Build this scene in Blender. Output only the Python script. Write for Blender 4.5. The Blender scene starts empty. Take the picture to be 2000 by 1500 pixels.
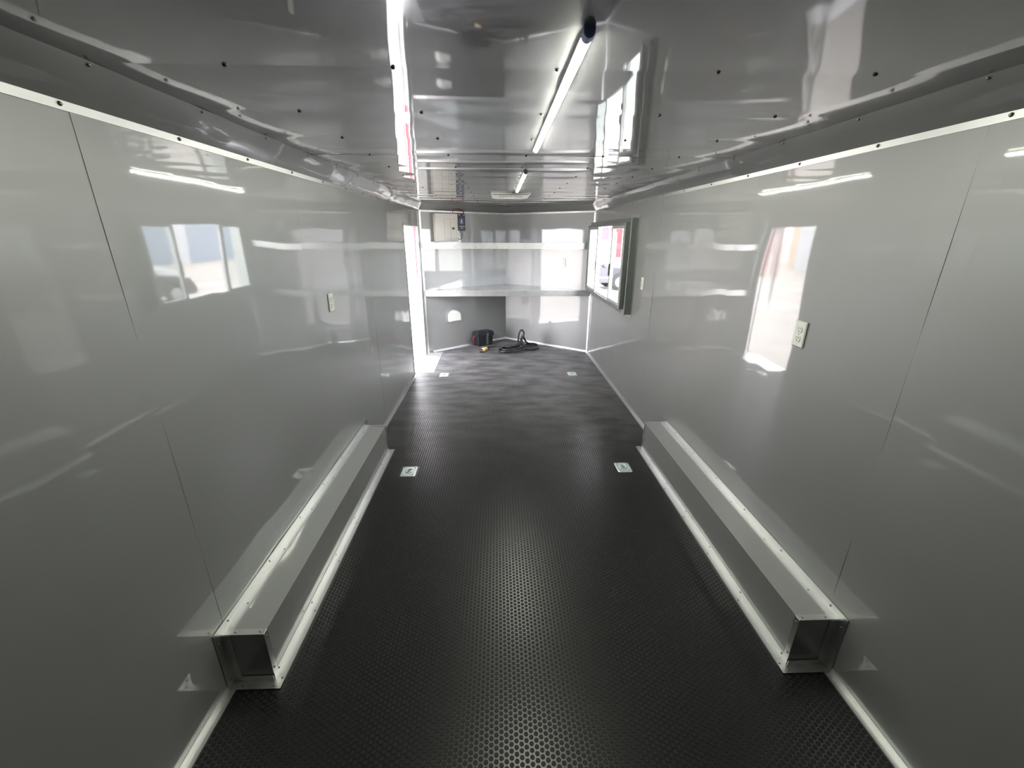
import bpy, math, random
import numpy as np
from mathutils import Vector, Matrix
random.seed(7)
SC = bpy.context.scene
COL = SC.collection

# ------------------------------------------------------------------ camera
cam_d = bpy.data.cameras.new('camera')
cam_d.sensor_width = 36.0
cam_d.lens = 36.0 * 822.787 / 2000.0
cam_d.clip_start = 0.02
cam_d.clip_end = 500
cam = bpy.data.objects.new('camera', cam_d)
COL.objects.link(cam)
_rt = Vector((0.99948947, -0.03184139, 0.00263244))
_up = Vector((0.00819776, 0.33521216, 0.942107))
_fw = Vector((0.03088042, 0.94160445, -0.33530205))
cam.matrix_world = Matrix(((_rt.x, _up.x, -_fw.x, -0.1416), (_rt.y, _up.y, -_fw.y, 0.0),
                           (_rt.z, _up.z, -_fw.z, 1.71), (0, 0, 0, 1)))
SC.camera = cam

# ------------------------------------------------------------------ world, exposure
SKY_STRENGTH = 15.5
LED_STRENGTH = 255.0
w = bpy.data.worlds.new('overcast_sky')
SC.world = w
w.use_nodes = True
_bg = w.node_tree.nodes['Background']
_bg.inputs[0].default_value = (0.955, 0.945, 1.0, 1)
_bg.inputs[1].default_value = SKY_STRENGTH
w.cycles.sampling_method = 'NONE'
SC.view_settings.view_transform = 'Standard'
SC.view_settings.look = 'None'
SC.view_settings.gamma = 1.0
SC.view_settings.use_curve_mapping = False
SC.view_settings.exposure = 0.0
SC.cycles.max_bounces = 7
SC.cycles.diffuse_bounces = 3
SC.cycles.glossy_bounces = 5
SC.cycles.transmission_bounces = 4
SC.cycles.sample_clamp_indirect = 8.0
SC.cycles.caustics_reflective = True
SC.cycles.use_light_tree = False
SC.cycles.blur_glossy = 0.4
SC.cycles.adaptive_threshold = 0.04


# ------------------------------------------------------------------ materials
def mat(name, base, rough=0.5, metal=0.0, var=0.06, nscale=6.0, bump=0.0, bscale=60.0, spec=0.5, coat=0.0,
        rvar=0.0, stretch=None, ior=1.5, cior=1.5):
    m = bpy.data.materials.new(name)
    m.use_nodes = True
    nt = m.node_tree
    b = nt.nodes['Principled BSDF']
    b.inputs['Roughness'].default_value = rough
    b.inputs['Metallic'].default_value = metal
    b.inputs['Specular IOR Level'].default_value = spec
    b.inputs['IOR'].default_value = ior
    if coat:
        b.inputs['Coat Weight'].default_value = coat
        b.inputs['Coat Roughness'].default_value = 0.035
        b.inputs['Coat IOR'].default_value = cior
    tc = nt.nodes.new('ShaderNodeTexCoord')
    mp = nt.nodes.new('ShaderNodeMapping')
    nt.links.new(tc.outputs['Object'], mp.inputs['Vector'])
    if stretch:
        mp.inputs['Scale'].default_value = stretch
    nz = nt.nodes.new('ShaderNodeTexNoise')
    nz.inputs['Scale'].default_value = nscale
    nz.inputs['Detail'].default_value = 1
    nt.links.new(mp.outputs['Vector'], nz.inputs['Vector'])
    cr = nt.nodes.new('ShaderNodeValToRGB')
    lo = [max(0, c * (1 - var)) for c in base]
    hi = [min(1, c * (1 + var)) for c in base]
    cr.color_ramp.elements[0].color = (*lo, 1)
    cr.color_ramp.elements[1].color = (*hi, 1)
    cr.color_ramp.elements[0].position = 0.3
    cr.color_ramp.elements[1].position = 0.7
    nt.links.new(nz.outputs['Fac'], cr.inputs['Fac'])
    nt.links.new(cr.outputs['Color'], b.inputs['Base Color'])
    if rvar:
        mr = nt.nodes.new('ShaderNodeMapRange')
        mr.inputs['To Min'].default_value = max(0, rough - rvar)
        mr.inputs['To Max'].default_value = rough + rvar
        nt.links.new(nz.outputs['Fac'], mr.inputs['Value'])
        nt.links.new(mr.outputs['Result'], b.inputs['Roughness'])
    if bump:
        n2 = nt.nodes.new('ShaderNodeTexNoise')
        n2.inputs['Scale'].default_value = bscale
        nt.links.new(mp.outputs['Vector'], n2.inputs['Vector'])
        bp = nt.nodes.new('ShaderNodeBump')
        bp.inputs['Strength'].default_value = bump
        bp.inputs['Distance'].default_value = 0.002
        nt.links.new(n2.outputs['Fac'], bp.inputs['Height'])
        nt.links.new(bp.outputs['Normal'], b.inputs['Normal'])
    return m


def emit_mat(name, col, strength):
    m = bpy.data.materials.new(name)
    m.use_nodes = True
    nt = m.node_tree
    nt.nodes.remove(nt.nodes['Principled BSDF'])
    e = nt.nodes.new('ShaderNodeEmission')
    e.inputs[0].default_value = (*col, 1)
    e.inputs[1].default_value = strength
    nt.links.new(e.outputs[0], nt.nodes['Material Output'].inputs[0])
    return m


def glass_mat(name, tint=(0.93, 0.96, 0.95)):
    m = bpy.data.materials.new(name)
    m.use_nodes = True
    nt = m.node_tree
    nt.nodes.remove(nt.nodes['Principled BSDF'])
    tr = nt.nodes.new('ShaderNodeBsdfTransparent')
    tr.inputs[0].default_value = (*tint, 1)
    gl = nt.nodes.new('ShaderNodeBsdfGlossy')
    gl.inputs['Roughness'].default_value = 0.02
    lw = nt.nodes.new('ShaderNodeLayerWeight')
    lw.inputs[0].default_value = 0.5
    pw_ = nt.nodes.new('ShaderNodeMath')
    pw_.operation = 'POWER'
    pw_.inputs[1].default_value = 5.0
    nt.links.new(lw.outputs['Facing'], pw_.inputs[0])
    fr = nt.nodes.new('ShaderNodeMath')
    fr.operation = 'MULTIPLY_ADD'
    fr.inputs[1].default_value = 0.95
    fr.inputs[2].default_value = 0.04
    nt.links.new(pw_.outputs[0], fr.inputs[0])
    mx = nt.nodes.new('ShaderNodeMixShader')
    nt.links.new(fr.outputs[0], mx.inputs[0])
    nt.links.new(tr.outputs[0], mx.inputs[1])
    nt.links.new(gl.outputs[0], mx.inputs[2])
    nt.links.new(mx.outputs[0], nt.nodes['Material Output'].inputs[0])
    return m


M = {}
M['paint'] = mat('grey_gloss_paint', (0.32, 0.323, 0.323), 0.52, 0.58, var=0.02, nscale=2.0, ior=1.5, coat=1.0, cior=1.64)
M['paint_ceil'] = mat('grey_gloss_ceiling_paint', (0.165, 0.167, 0.17), 0.50, 0.35, var=0.02, nscale=2.0, ior=1.5, coat=1.0, cior=2.3)
M['alu'] = mat('brushed_aluminium', (0.60, 0.605, 0.60), 0.36, 1.0, var=0.10, nscale=9.0, rvar=0.08, stretch=(1, 0.15, 1))
M['alu_bright'] = mat('bright_aluminium', (0.86, 0.86, 0.86), 0.40, 1.0, var=0.05, nscale=9.0)
M['galv'] = mat('zinc_plate', (0.66, 0.74, 0.72), 0.42, 0.75, var=0.08, nscale=30)
M['zinc_dark'] = mat('dark_zinc', (0.10, 0.13, 0.13), 0.5, 0.6)
M['win_frame'] = mat('grey_anodised_window_frame', (0.34, 0.365, 0.35), 0.34, 0.85, var=0.04)
M['win_alu'] = mat('satin_window_aluminium', (0.62, 0.64, 0.63), 0.35, 0.8, var=0.04)
M['rubber'] = mat('black_rubber_floor', (0.004, 0.0042, 0.0043), 0.31, var=0.1, nscale=3.0, spec=0.5)
M['coin'] = mat('matte_rubber_coin', (0.010, 0.0103, 0.0105), 0.58, var=0.1, nscale=4.0, spec=0.25)


def add_dust(m):
    """scuffed dust carried in through the side door: patchy, densest on the floor by the doorway"""
    nt = m.node_tree
    b = nt.nodes['Principled BSDF']
    src = b.inputs['Base Color'].links[0].from_socket
    geo = nt.nodes.new('ShaderNodeNewGeometry')
    sep = nt.nodes.new('ShaderNodeSeparateXYZ')
    nt.links.new(geo.outputs['Position'], sep.inputs[0])
    mr = nt.nodes.new('ShaderNodeMapRange')
    mr.interpolation_type = 'SMOOTHSTEP'
    mr.inputs['From Min'].default_value = 2.4
    mr.inputs['From Max'].default_value = 5.4
    nt.links.new(sep.outputs['Y'], mr.inputs['Value'])
    mp = nt.nodes.new('ShaderNodeMapping')
    mp.inputs['Scale'].default_value = (2.0, 5.0, 1.0)
    mp.inputs['Rotation'].default_value = (0, 0, 0.35)
    nt.links.new(geo.outputs['Position'], mp.inputs['Vector'])
    nz = nt.nodes.new('ShaderNodeTexNoise')
    nz.inputs['Scale'].default_value = 1.6
    nz.inputs['Detail'].default_value = 3
    nt.links.new(mp.outputs['Vector'], nz.inputs['Vector'])
    m2 = nt.nodes.new('ShaderNodeMapRange')
    m2.inputs['From Min'].default_value = 0.35
    m2.inputs['From Max'].default_value = 0.70
    m2.inputs['To Min'].default_value = 0.35
    nt.links.new(nz.outputs['Fac'], m2.inputs['Value'])
    mu = nt.nodes.new('ShaderNodeMath')
    mu.operation = 'MULTIPLY'
    nt.links.new(mr.outputs['Result'], mu.inputs[0])
    nt.links.new(m2.outputs['Result'], mu.inputs[1])
    mx = nt.nodes.new('ShaderNodeMix')
    mx.data_type = 'RGBA'
    nt.links.new(mu.outputs[0], mx.inputs['Factor'])
    nt.links.new(src, mx.inputs[6])
    mx.inputs[7].default_value = (0.17, 0.165, 0.17, 1)
    nt.links.new(mx.outputs[2], b.inputs['Base Color'])


add_dust(M['rubber'])
add_dust(M['coin'])
M['screw'] = mat('dark_screw', (0.05, 0.05, 0.05), 0.35, 0.8)
M['screw_steel'] = mat('steel_screw', (0.25, 0.25, 0.24), 0.35, 0.9)
M['white_plastic'] = mat('white_plastic', (0.72, 0.73, 0.69), 0.32, var=0.02)
M['cream_metal'] = mat('cream_painted_steel', (0.60, 0.585, 0.53), 0.38, var=0.03)
M['black_plastic'] = mat('black_plastic', (0.016, 0.017, 0.022), 0.42, var=0.15)
M['black_gloss'] = mat('black_gloss_case', (0.022, 0.022, 0.03), 0.35, var=0.1)
M['strap'] = mat('grey_webbing_strap', (0.12, 0.12, 0.12), 0.45, var=0.2, nscale=80)
M['cable'] = mat('black_rubber_cable', (0.02, 0.02, 0.022), 0.32, var=0.1)
M['yellow'] = mat('yellow_plastic', (0.85, 0.52, 0.02), 0.4)
M['clear_pl'] = mat('pale_plug_plastic', (0.80, 0.78, 0.55), 0.35)
M['brass'] = mat('brass_blade', (0.75, 0.48, 0.18), 0.35, 0.9)
M['red_wire'] = mat('red_wire_insulation', (0.45, 0.03, 0.05), 0.4)
M['blue'] = mat('blue_end_cap', (0.34, 0.42, 0.86), 0.4)
M['red_reflection'] = mat('pinkish_red_reflection', (0.70, 0.16, 0.22), 0.45)  # colour stands in for red surroundings mirrored in the door jamb
M['blue_print'] = mat('blue_print', (0.08, 0.09, 0.55), 0.5)
M['white_print'] = mat('white_print', (0.75, 0.75, 0.78), 0.5)
M['led'] = emit_mat('led_diffuser', (0.98, 1.0, 0.86), LED_STRENGTH)
M['glass'] = glass_mat('window_glass')
M['dark_slot'] = mat('dark_slot', (0.02, 0.02, 0.02), 0.6)
M['concrete'] = mat('pale_concrete', (0.52, 0.49, 0.44), 0.85, var=0.12, nscale=0.6, bump=0.3, bscale=30)
M['peach'] = mat('peach_stucco', (0.68, 0.53, 0.42), 0.85, var=0.06, nscale=1.5, bump=0.4, bscale=40)
M['bldg_white'] = mat('white_cladding', (0.62, 0.64, 0.68), 0.7, var=0.05)
M['bldg_blue'] = mat('blue_grey_roll_door', (0.30, 0.36, 0.46), 0.5, var=0.05)
M['red_panel'] = mat('red_sign_panel', (0.62, 0.045, 0.06), 0.5, var=0.05)
M['car_dark'] = mat('dark_grey_car_paint', (0.055, 0.055, 0.075), 0.25, 0.2, coat=0.6)
M['car_white'] = mat('white_car_paint', (0.75, 0.76, 0.78), 0.3, coat=0.6)
M['car_red'] = mat('red_car_paint', (0.5, 0.03, 0.04), 0.25, coat=0.6)
M['tyre'] = mat('tyre_rubber', (0.025, 0.025, 0.025), 0.8)
M['rim'] = mat('alloy_rim', (0.5, 0.5, 0.52), 0.35, 0.9)
M['car_glass'] = mat('car_glass', (0.05, 0.07, 0.075), 0.04, spec=0.9)
M['red_lamp'] = mat('red_tail_lamp', (0.6, 0.02, 0.02), 0.2)
M['lamp_clear'] = mat('clear_head_lamp', (0.7, 0.72, 0.74), 0.15)


# ------------------------------------------------------------------ helpers
def tag(o, label=None, cat=None, group=None, kind=None):
    if label:
        o['label'] = label
    if cat:
        o['category'] = cat
    if group:
        o['group'] = group
    if kind:
        o['kind'] = kind
    return o


def empty(name, loc=(0, 0, 0), rz=0.0):
    o = bpy.data.objects.new(name, None)
    o.empty_display_size = 0.1
    o.location = loc
    o.rotation_euler = (0, 0, rz)
    COL.objects.link(o)
    return o


class MB:
    def __init__(s):
        s.v = []
        s.f = []

    def add(s, vs, fs):
        n = len(s.v)
        s.v += [tuple(p) for p in vs]
        s.f += [tuple(i + n for i in f) for f in fs]
        return s

    def box(s, x0, x1, y0, y1, z0, z1):
        x0, x1 = min(x0, x1), max(x0, x1)
        y0, y1 = min(y0, y1), max(y0, y1)
        z0, z1 = min(z0, z1), max(z0, z1)
        return s.add([(x0, y0, z0), (x1, y0, z0), (x1, y1, z0), (x0, y1, z0), (x0, y0, z1), (x1, y0, z1), (x1, y1, z1), (x0, y1, z1)],
                     [(3, 2, 1, 0), (4, 5, 6, 7), (0, 1, 5, 4), (1, 2, 6, 5), (2, 3, 7, 6), (3, 0, 4, 7)])

    def cbox(s, x0, x1, y0, y1, z0, z1, c):
        """box with chamfered upright and top edges (front face -y is the show face): chamfer c"""
        lo = [(x0, y0, z0), (x1, y0, z0), (x1, y1, z0), (x0, y1, z0)]
        hi = [(x0, y0, z1 - c), (x1, y0, z1 - c), (x1, y1, z1 - c), (x0, y1, z1 - c)]
        tp = [(x0 + c, y0 + c, z1), (x1 - c, y0 + c, z1), (x1 - c, y1 - c, z1), (x0 + c, y1 - c, z1)]
        return s.add(lo + hi + tp, [(3, 2, 1, 0)] + [(i, (i + 1) % 4, 4 + (i + 1) % 4, 4 + i) for i in range(4)] +
                     [(4 + i, 4 + (i + 1) % 4, 8 + (i + 1) % 4, 8 + i) for i in range(4)] + [(8, 9, 10, 11)])

    def prism(s, poly, e0, e1, frame):
        """poly: list of (a,b) counter-clockwise; frame(a,b,e) -> xyz"""
        n = len(poly)
        vs = [frame(a, b, e0) for a, b in poly] + [frame(a, b, e1) for a, b in poly]
        fs = [tuple(range(n - 1, -1, -1)), tuple(range(n, 2 * n))] + [(i, (i + 1) % n, n + (i + 1) % n, n + i) for i in range(n)]
        return s.add(vs, fs)

    def cyl(s, p, q, r, n=12, r2=None, cap=True):
        p, q = Vector(p), Vector(q)
        d = (q - p).normalized()
        a = d.orthogonal().normalized()
        b = d.cross(a)
        r2 = r if r2 is None else r2
        vs = [p + (a * math.cos(t) + b * math.sin(t)) * r for t in [2 * math.pi * i / n for i in range(n)]]
        vs += [q + (a * math.cos(t) + b * math.sin(t)) * r2 for t in [2 * math.pi * i / n for i in range(n)]]
        fs = [(i, (i + 1) % n, n + (i + 1) % n, n + i) for i in range(n)]
        if cap:
            fs += [tuple(range(n - 1, -1, -1)), tuple(range(n, 2 * n))]
        return s.add(vs, fs)

    def tube(s, pts, r, n=8, closed=False):
        pts = [Vector(p) for p in pts]
        N = len(pts)
        rings = []
        a = None
        for i, p in enumerate(pts):
            if closed:
                t = pts[(i + 1) % N] - pts[i - 1]
            else:
                t = pts[min(i + 1, N - 1)] - pts[max(i - 1, 0)]
            t.normalize()
            if a is None:
                a = t.orthogonal().normalized()
            else:
                a = (a - t * a.dot(t))
                a = a.normalized() if a.length > 1e-6 else t.orthogonal().normalized()
            b = t.cross(a)
            rings.append([p + (a * math.cos(2 * math.pi * k / n) + b * math.sin(2 * math.pi * k / n)) * r for k in range(n)])
        vs = [v for ring in rings for v in ring]
        fs = []
        for i in range(N if closed else N - 1):
            j = (i + 1) % N
            for k in range(n):
                fs.append((i * n + k, i * n + (k + 1) % n, j * n + (k + 1) % n, j * n + k))
        if not closed:
            fs += [tuple(range(n - 1, -1, -1)), tuple(range((N - 1) * n, N * n))]
        return s.add(vs, fs)

    def dome(s, c, nrm, r, h, n=8):
        c = Vector(c)
        d = Vector(nrm).normalized()
        a = d.orthogonal().normalized()
        b = d.cross(a)
        vs = []
        for rr, hh in ((r, 0), (r, h * 0.35), (r * 0.6, h)):
            vs += [c + (a * math.cos(2 * math.pi * k / n) + b * math.sin(2 * math.pi * k / n)) * rr + d * hh for k in range(n)]
        fs = [(i, (i + 1) % n, n + (i + 1) % n, n + i) for i in range(n)]
        fs += [(n + i, n + (i + 1) % n, 2 * n + (i + 1) % n, 2 * n + i) for i in range(n)]
        fs += [tuple(range(2 * n, 3 * n)), tuple(range(n - 1, -1, -1))]
        return s.add(vs, fs)

    def mesh(s, name, m, smooth=False):
        me = bpy.data.meshes.new(name)
        me.from_pydata(s.v, [], s.f)
        if m:
            me.materials.append(M[m] if isinstance(m, str) else m)
        if smooth:
            me.polygons.foreach_set('use_smooth', [True] * len(me.polygons))
        me.update()
        return me

    def build(s, name, m, parent=None, smooth=False, bevel=0.0, segs=2):
        o = bpy.data.objects.new(name, s.mesh(name, m, smooth))
        COL.objects.link(o)
        if parent is not None:
            o.parent = parent
        if bevel:
            b = o.modifiers.new('bevel', 'BEVEL')
            b.width = bevel
            b.segments = segs
            b.limit_method = 'ANGLE'
        return o


def box_obj(name, m, parent, *a, bevel=0.0):
    return MB().box(*a).build(name, m, parent, bevel=bevel)


def catmull(P, k=8, closed=False):
    P = [Vector(p) for p in P]
    n = len(P)
    out = []
    for i in range(n if closed else n - 1):
        p0 = P[i - 1] if (closed or i > 0) else P[0]
        p1 = P[i]
        p2 = P[(i + 1) % n]
        p3 = P[(i + 2) % n] if (closed or i + 2 < n) else P[-1]
        for j in range(k):
            t = j / k
            out.append(0.5 * ((2 * p1) + (p2 - p0) * t + (2 * p0 - 5 * p1 + 4 * p2 - p3) * t * t + (3 * p1 - p0 - 3 * p2 + p3) * t ** 3))
    if not closed:
        out.append(P[-1])
    return out


_screw_mesh = {}


def screw(parent, pos, nrm, m='screw', r=0.0055, h=0.004):
    key = (m, r, h)
    if key not in _screw_mesh:
        _screw_mesh[key] = MB().dome((0, 0, 0), (0, 0, 1), r, h, 8).mesh('screw', m, True)
    o = bpy.data.objects.new('screw', _screw_mesh[key])
    COL.objects.link(o)
    o.parent = parent
    o.location = pos
    o.rotation_euler = Vector((0, 0, 1)).rotation_difference(Vector(nrm)).to_euler()
    return o


# ------------------------------------------------------------------ dimensions (metres)
HW = 1.225            # half width
YB = -1.15            # rear wall
YN = 6.25             # where the V nose starts
AX, AY = -0.015, 7.20  # nose apex
ZC = 2.10             # ceiling
ZW = 2.02             # foot of the coving
T = 0.07              # wall thickness
LAP = 0.0
BOW = 0.4155           # spacing of roof bows / wall posts
BOW0 = 1.257


def bow(y, o=BOW0):
    return abs(math.sin(math.pi * (y - o) / BOW))


_ph = [random.uniform(0, 6.28) for _ in range(40)]


def wob(a, b, k):
    """slow oil-canning of thin sheet (unit amplitude)"""
    s = 0
    for i in range(5):
        fa = 1.1 + 1.35 * i
        fb = 0.8 + 0.95 * ((i * 2 + k) % 5)
        s += math.sin(fa * a * 2.1 + _ph[(i + 7 * k) % 40]) * math.sin(fb * b * 2.4 + _ph[(i * 3 + 11 * k + 5) % 40]) / (1 + 0.5 * i)
    return s * 0.6


def sheet(name, m, parent, u0, u1, v0, v1, P, du=0.03, dv=0.05, back=None):
    nu = max(1, int(round((u1 - u0) / du)))
    nv = max(1, int(round((v1 - v0) / dv)))
    vs = [P(u0 + (u1 - u0) * i / nu, v0 + (v1 - v0) * j / nv) for j in range(nv + 1) for i in range(nu + 1)]
    fs = [(j * (nu + 1) + i, j * (nu + 1) + i + 1, (j + 1) * (nu + 1) + i + 1, (j + 1) * (nu + 1) + i) for j in range(nv) for i in range(nu)]
    o = MB().add(vs, fs)
    nmain = len(fs)
    if back:      # turned-back edges of the sheet
        for i in (0, nu):
            for j in range(nv):
                a, b = vs[j * (nu + 1) + i], vs[(j + 1) * (nu + 1) + i]
                q = [a, b, back(b), back(a)]
                o.add(q, [(0, 1, 2, 3)])
    o = o.build(name, m, parent, smooth=True)
    if back:
        o.data.polygons.foreach_set('use_smooth', [k < nmain for k in range(len(o.data.polygons))])
    return o


def offset_path(d):
    """inner outline of the body, offset inwards by d: rear left, nose left, apex, nose right, rear right"""
    pts = [Vector((-HW, YB - 1)), Vector((-HW, YN)), Vector((AX, AY)), Vector((HW, YN)), Vector((HW, YB - 1))]
    lines = []
    for a, b in zip(pts[:-1], pts[1:]):
        t = (b - a).normalized()
        n = Vector((t.y, -t.x))
        lines.append((a + n * d, t))
    res = [Vector((-HW + d, YB))]
    for (p, t), (q, s) in zip(lines[:-1], lines[1:]):
        den = t.x * s.y - t.y * s.x
        k = ((q.x - p.x) * s.y - (q.y - p.y) * s.x) / den
        res.append(p + t * k)
    res.append(Vector((HW - d, YB)))
    return res


# ------------------------------------------------------------------ floor
out0 = offset_path(0.0)
fl = MB()
fl.prism([(p.x, p.y) for p in reversed(offset_path(-0.02))], -0.06, 0.0, lambda a, b, e: (a, b, e))
floor = fl.build('floor', 'rubber')
tag(floor, 'black rubber floor with raised round coin pattern', 'floor', kind='structure')

WX, WY0, WY1, WH = 0.165, 1.24, 3.142, 0.248   # wheel boxes: width, near, far, height
RINGS = [(-0.833, 2.829), (0.819, 2.844), (-0.843, 5.177), (0.808, 5.18)]
P_ = 0.0207
cc = []
ncol = int(HW / (P_ * 0.866)) + 1
for i in range(-ncol, ncol + 1):
    x = i * P_ * 0.8660254
    nrow = int((AY - YB) / P_) + 2
    for j in range(nrow):
        y = YB + 0.02 + j * P_ + (P_ / 2 if i % 2 else 0)
        cc.append((x, y))
cc = np.array(cc)
lim = np.where(cc[:, 1] < YN, HW - 0.036, np.where(cc[:, 0] < 0, (AY - cc[:, 1]) / (AY - YN) * (HW + AX) - 0.05, (AY - cc[:, 1]) / (AY - YN) * (HW - AX) - 0.05))
ok = np.abs(cc[:, 0]) < lim
ok &= ~((np.abs(cc[:, 0]) > HW - WX - 0.05) & (cc[:, 1] > WY0 - 0.05) & (cc[:, 1] < WY1 + 0.05))
ok &= ~((cc[:, 0] < -0.98) & (cc[:, 1] > 5.25) & (cc[:, 1] < 6.35))
for rx, ry in RINGS:
    ok &= ~((np.abs(cc[:, 0] - rx) < 0.066) & (np.abs(cc[:, 1] - ry) < 0.082))
cc = cc[ok]
CR, CH = 0.0085, 0.0011
front = cc[(cc[:, 1] > 0.96)]
order = np.argsort(front[:, 1] + 0.25 * np.abs(front[:, 0] + 0.05))
near = front[order[:300]]
nearset = set((round(a, 5), round(b, 5)) for a, b in near)
rest = np.array([p for p in cc if (round(p[0], 5), round(p[1], 5)) not in nearset])


def coin_geo(n):
    t = [2 * math.pi * (k + 0.5) / n for k in range(n)]
    v = [(math.cos(a) * CR, math.sin(a) * CR, -0.0002) for a in t] + [(math.cos(a) * CR * 0.90, math.sin(a) * CR * 0.90, CH) for a in t]
    f = [(k, (k + 1) % n, n + (k + 1) % n, n + k) for k in range(n)] + [tuple(range(n, 2 * n))]
    return np.array(v), f


cv, cf = coin_geo(12)
coin_me = bpy.data.meshes.new('coin')
coin_me.from_pydata([tuple(p) for p in cv], [], cf)
coin_me.materials.append(M['coin'])
for x, y in near:
    o = bpy.data.objects.new('coin', coin_me)
    COL.objects.link(o)
    o.parent = floor
    o.location = (x, y, 0)


def coin_field(pts, n):
    cv, cf = coin_geo(n)
    K = len(pts)
    V = (cv[None, :, :] + np.concatenate([pts, np.zeros((K, 1))], 1)[:, None, :]).reshape(-1, 3)
    nv = len(cv)
    quads = np.array(cf[:n])
    loops, starts, totals = [], [], []
    base = np.arange(K)[:, None, None] * nv
    q = (quads[None] + base).reshape(K, -1)
    t = (np.arange(n, 2 * n)[None] + np.arange(K)[:, None] * nv)
    L = np.concatenate([q, t], 1).reshape(-1)
    tot = np.tile(np.array([4] * n + [n]), K)
    st = np.concatenate([[0], np.cumsum(tot)[:-1]])
    me = bpy.data.meshes.new('coin_pattern')
    me.vertices.add(len(V))
    me.vertices.foreach_set('co', V.reshape(-1).astype(np.float32))
    me.loops.add(len(L))
    me.loops.foreach_set('vertex_index', L.astype(np.int32))
    me.polygons.add(len(tot))
    me.polygons.foreach_set('loop_start', st.astype(np.int32))
    me.polygons.foreach_set('loop_total', tot.astype(np.int32))
    me.polygons.foreach_set('use_smooth', [False] * len(tot))
    me.update(calc_edges=True)
    me.materials.append(M['coin'])
    return me


sel = (rest[:, 1] > 0.8) & (rest[:, 1] < 2.6)
for pts, n in ((rest[sel], 12), (rest[~sel], 8)):
    o = bpy.data.objects.new('coin_pattern', coin_field(pts, n))
    COL.objects.link(o)
    o.parent = floor
    o['kind'] = 'stuff'

# ------------------------------------------------------------------ walls
DY0, DY1, DZ1 = 5.20, 6.10, 1.81      # side door opening
WNY0, WNY1, WNZ0, WNZ1 = 4.36, 6.14, 0.97, 1.82   # window opening


def wall_core(name, sgn, holes, label):
    mb = MB()
    x0, x1 = sgn * (HW + 0.006), sgn * (HW + T)
    if not holes:
        mb.box(x0, x1, YB, YN, 0, ZC + 0.05)
    for (y0, y1, z0, z1) in holes:
        mb.box(x0, x1, YB - T, y0, -0.06, ZC + 0.05)
        mb.box(x0, x1, y1, YN, -0.06, ZC + 0.05)
        mb.box(x0, x1, y0, y1, z1, ZC + 0.05)
        mb.box(x0, x1, y0, y1, -0.06, z0)
    o = mb.build(name, 'paint')
    return tag(o, label, 'wall', kind='structure')


wall_left = wall_core('wall_left', -1, [(DY0, DY1, 0.0, DZ1)], 'glossy grey left side wall with open doorway near the front')
wall_right = wall_core('wall_right', 1, [(WNY0, WNY1, WNZ0, WNZ1)], 'glossy grey right side wall with sliding window')


def side_panels(parent, sgn, seams, hole, k, off):
    for i, (a, b) in enumerate(zip(seams[:-1], seams[1:])):
        lap = 0.0006 * ((i + 1) % 2)
        tilt = (-0.0012, 0.0009, -0.0011, 0.0012, -0.0010, 0.0008)[i % 6]

        def P(y, z, lap=lap, i=i, a=a, b=b, tilt=tilt):
            d = 0.0011 * bow(y, off) * math.sin(math.pi * min(1, max(0, z / ZW))) ** 0.5 + 0.00105 * wob(y, z, k + i) + lap + tilt * (y - (a + b) / 2)
            return (sgn * (HW - d), y, z)
        rects = []
        y0, y1, z0, z1 = hole
        if b <= y0 or a >= y1:
            rects.append((a, b, 0.002, ZC - 0.005))
        else:
            if a < y0:
                rects.append((a, y0, 0.002, ZC - 0.005))
            if b > y1:
                rects.append((y1, b, 0.002, ZC - 0.005))
            m0, m1 = max(a, y0), min(b, y1)
            rects.append((m0, m1, z1, ZC - 0.005))
            if z0 > 0.05:
                rects.append((m0, m1, 0.002, z0))
        for (p, q, r, s) in rects:
            if sgn < 0:
                sheet('panel', 'paint', parent, p, q, r, s, P, back=lambda c: (-HW - 0.0002, c[1], c[2]))
            else:
                sheet('panel', 'paint', parent, -q, -p, r, s, lambda u, v, P=P: P(-u, v), back=lambda c: (HW + 0.0002, c[1], c[2]))


side_panels(wall_left, -1, [YB, 0.05, 1.27, 2.49, 3.71, 4.93, YN], (DY0, DY1, 0.0, DZ1), 0, 1.27)
side_panels(wall_right, 1, [YB, 0.077, 1.297, 2.517, 3.737, 4.957, YN], (WNY0, WNY1, WNZ0, WNZ1), 3, 1.297)

for nm, A, B, sg, lab in (('wall_nose_left', Vector((-HW, YN)), Vector((AX, AY)), 1, 'glossy grey front wall on the left half of the V nose'),
                          ('wall_nose_right', Vector((HW, YN)), Vector((AX, AY)), -1, 'glossy grey front wall on the right half of the V nose')):
    t = (B - A).normalized()
    n = Vector((t.y, -t.x)) * sg            # into the room
    L = (B - A).length
    mb = MB()
    a0, a1, b0, b1 = A - n * 0.006, A - n * T, B - n * 0.006, B - n * T
    b0 = b0 + t * 0.004
    poly = [(p.x, p.y) for p in ((a0, a1, b1, b0) if sg < 0 else (a0, b0, b1, a1))]
    mb.prism(poly, -0.06, ZC + 0.05, lambda a, b, e: (a, b, e))
    wn = mb.build(nm, 'paint')
    tag(wn, lab, 'wall', kind='structure')
    kk = 6 if sg > 0 else 8

    def PN(u, v, A=A, t=t, n=n, kk=kk):
        d = 0.0009 * abs(math.sin(math.pi * u / 0.41)) + 0.0009 * wob(u, v, kk)
        p = A + t * u + n * d
        return (p.x, p.y, v)
    if sg > 0:
        sheet('panel', 'paint', wn, 0, L, 0.002, ZC - 0.005, PN)
    else:
        sheet('panel', 'paint', wn, -L, 0, 0.002, ZC - 0.005, lambda u, v, PN=PN: PN(-u, v))

wb = MB().box(-HW - T, HW + T, YB - T, YB, -0.06, ZC + 0.05).build('wall_back', 'rubber')
tag(wb, 'closed black rubber lined rear ramp door behind the viewer', 'wall', kind='structure')

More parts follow.
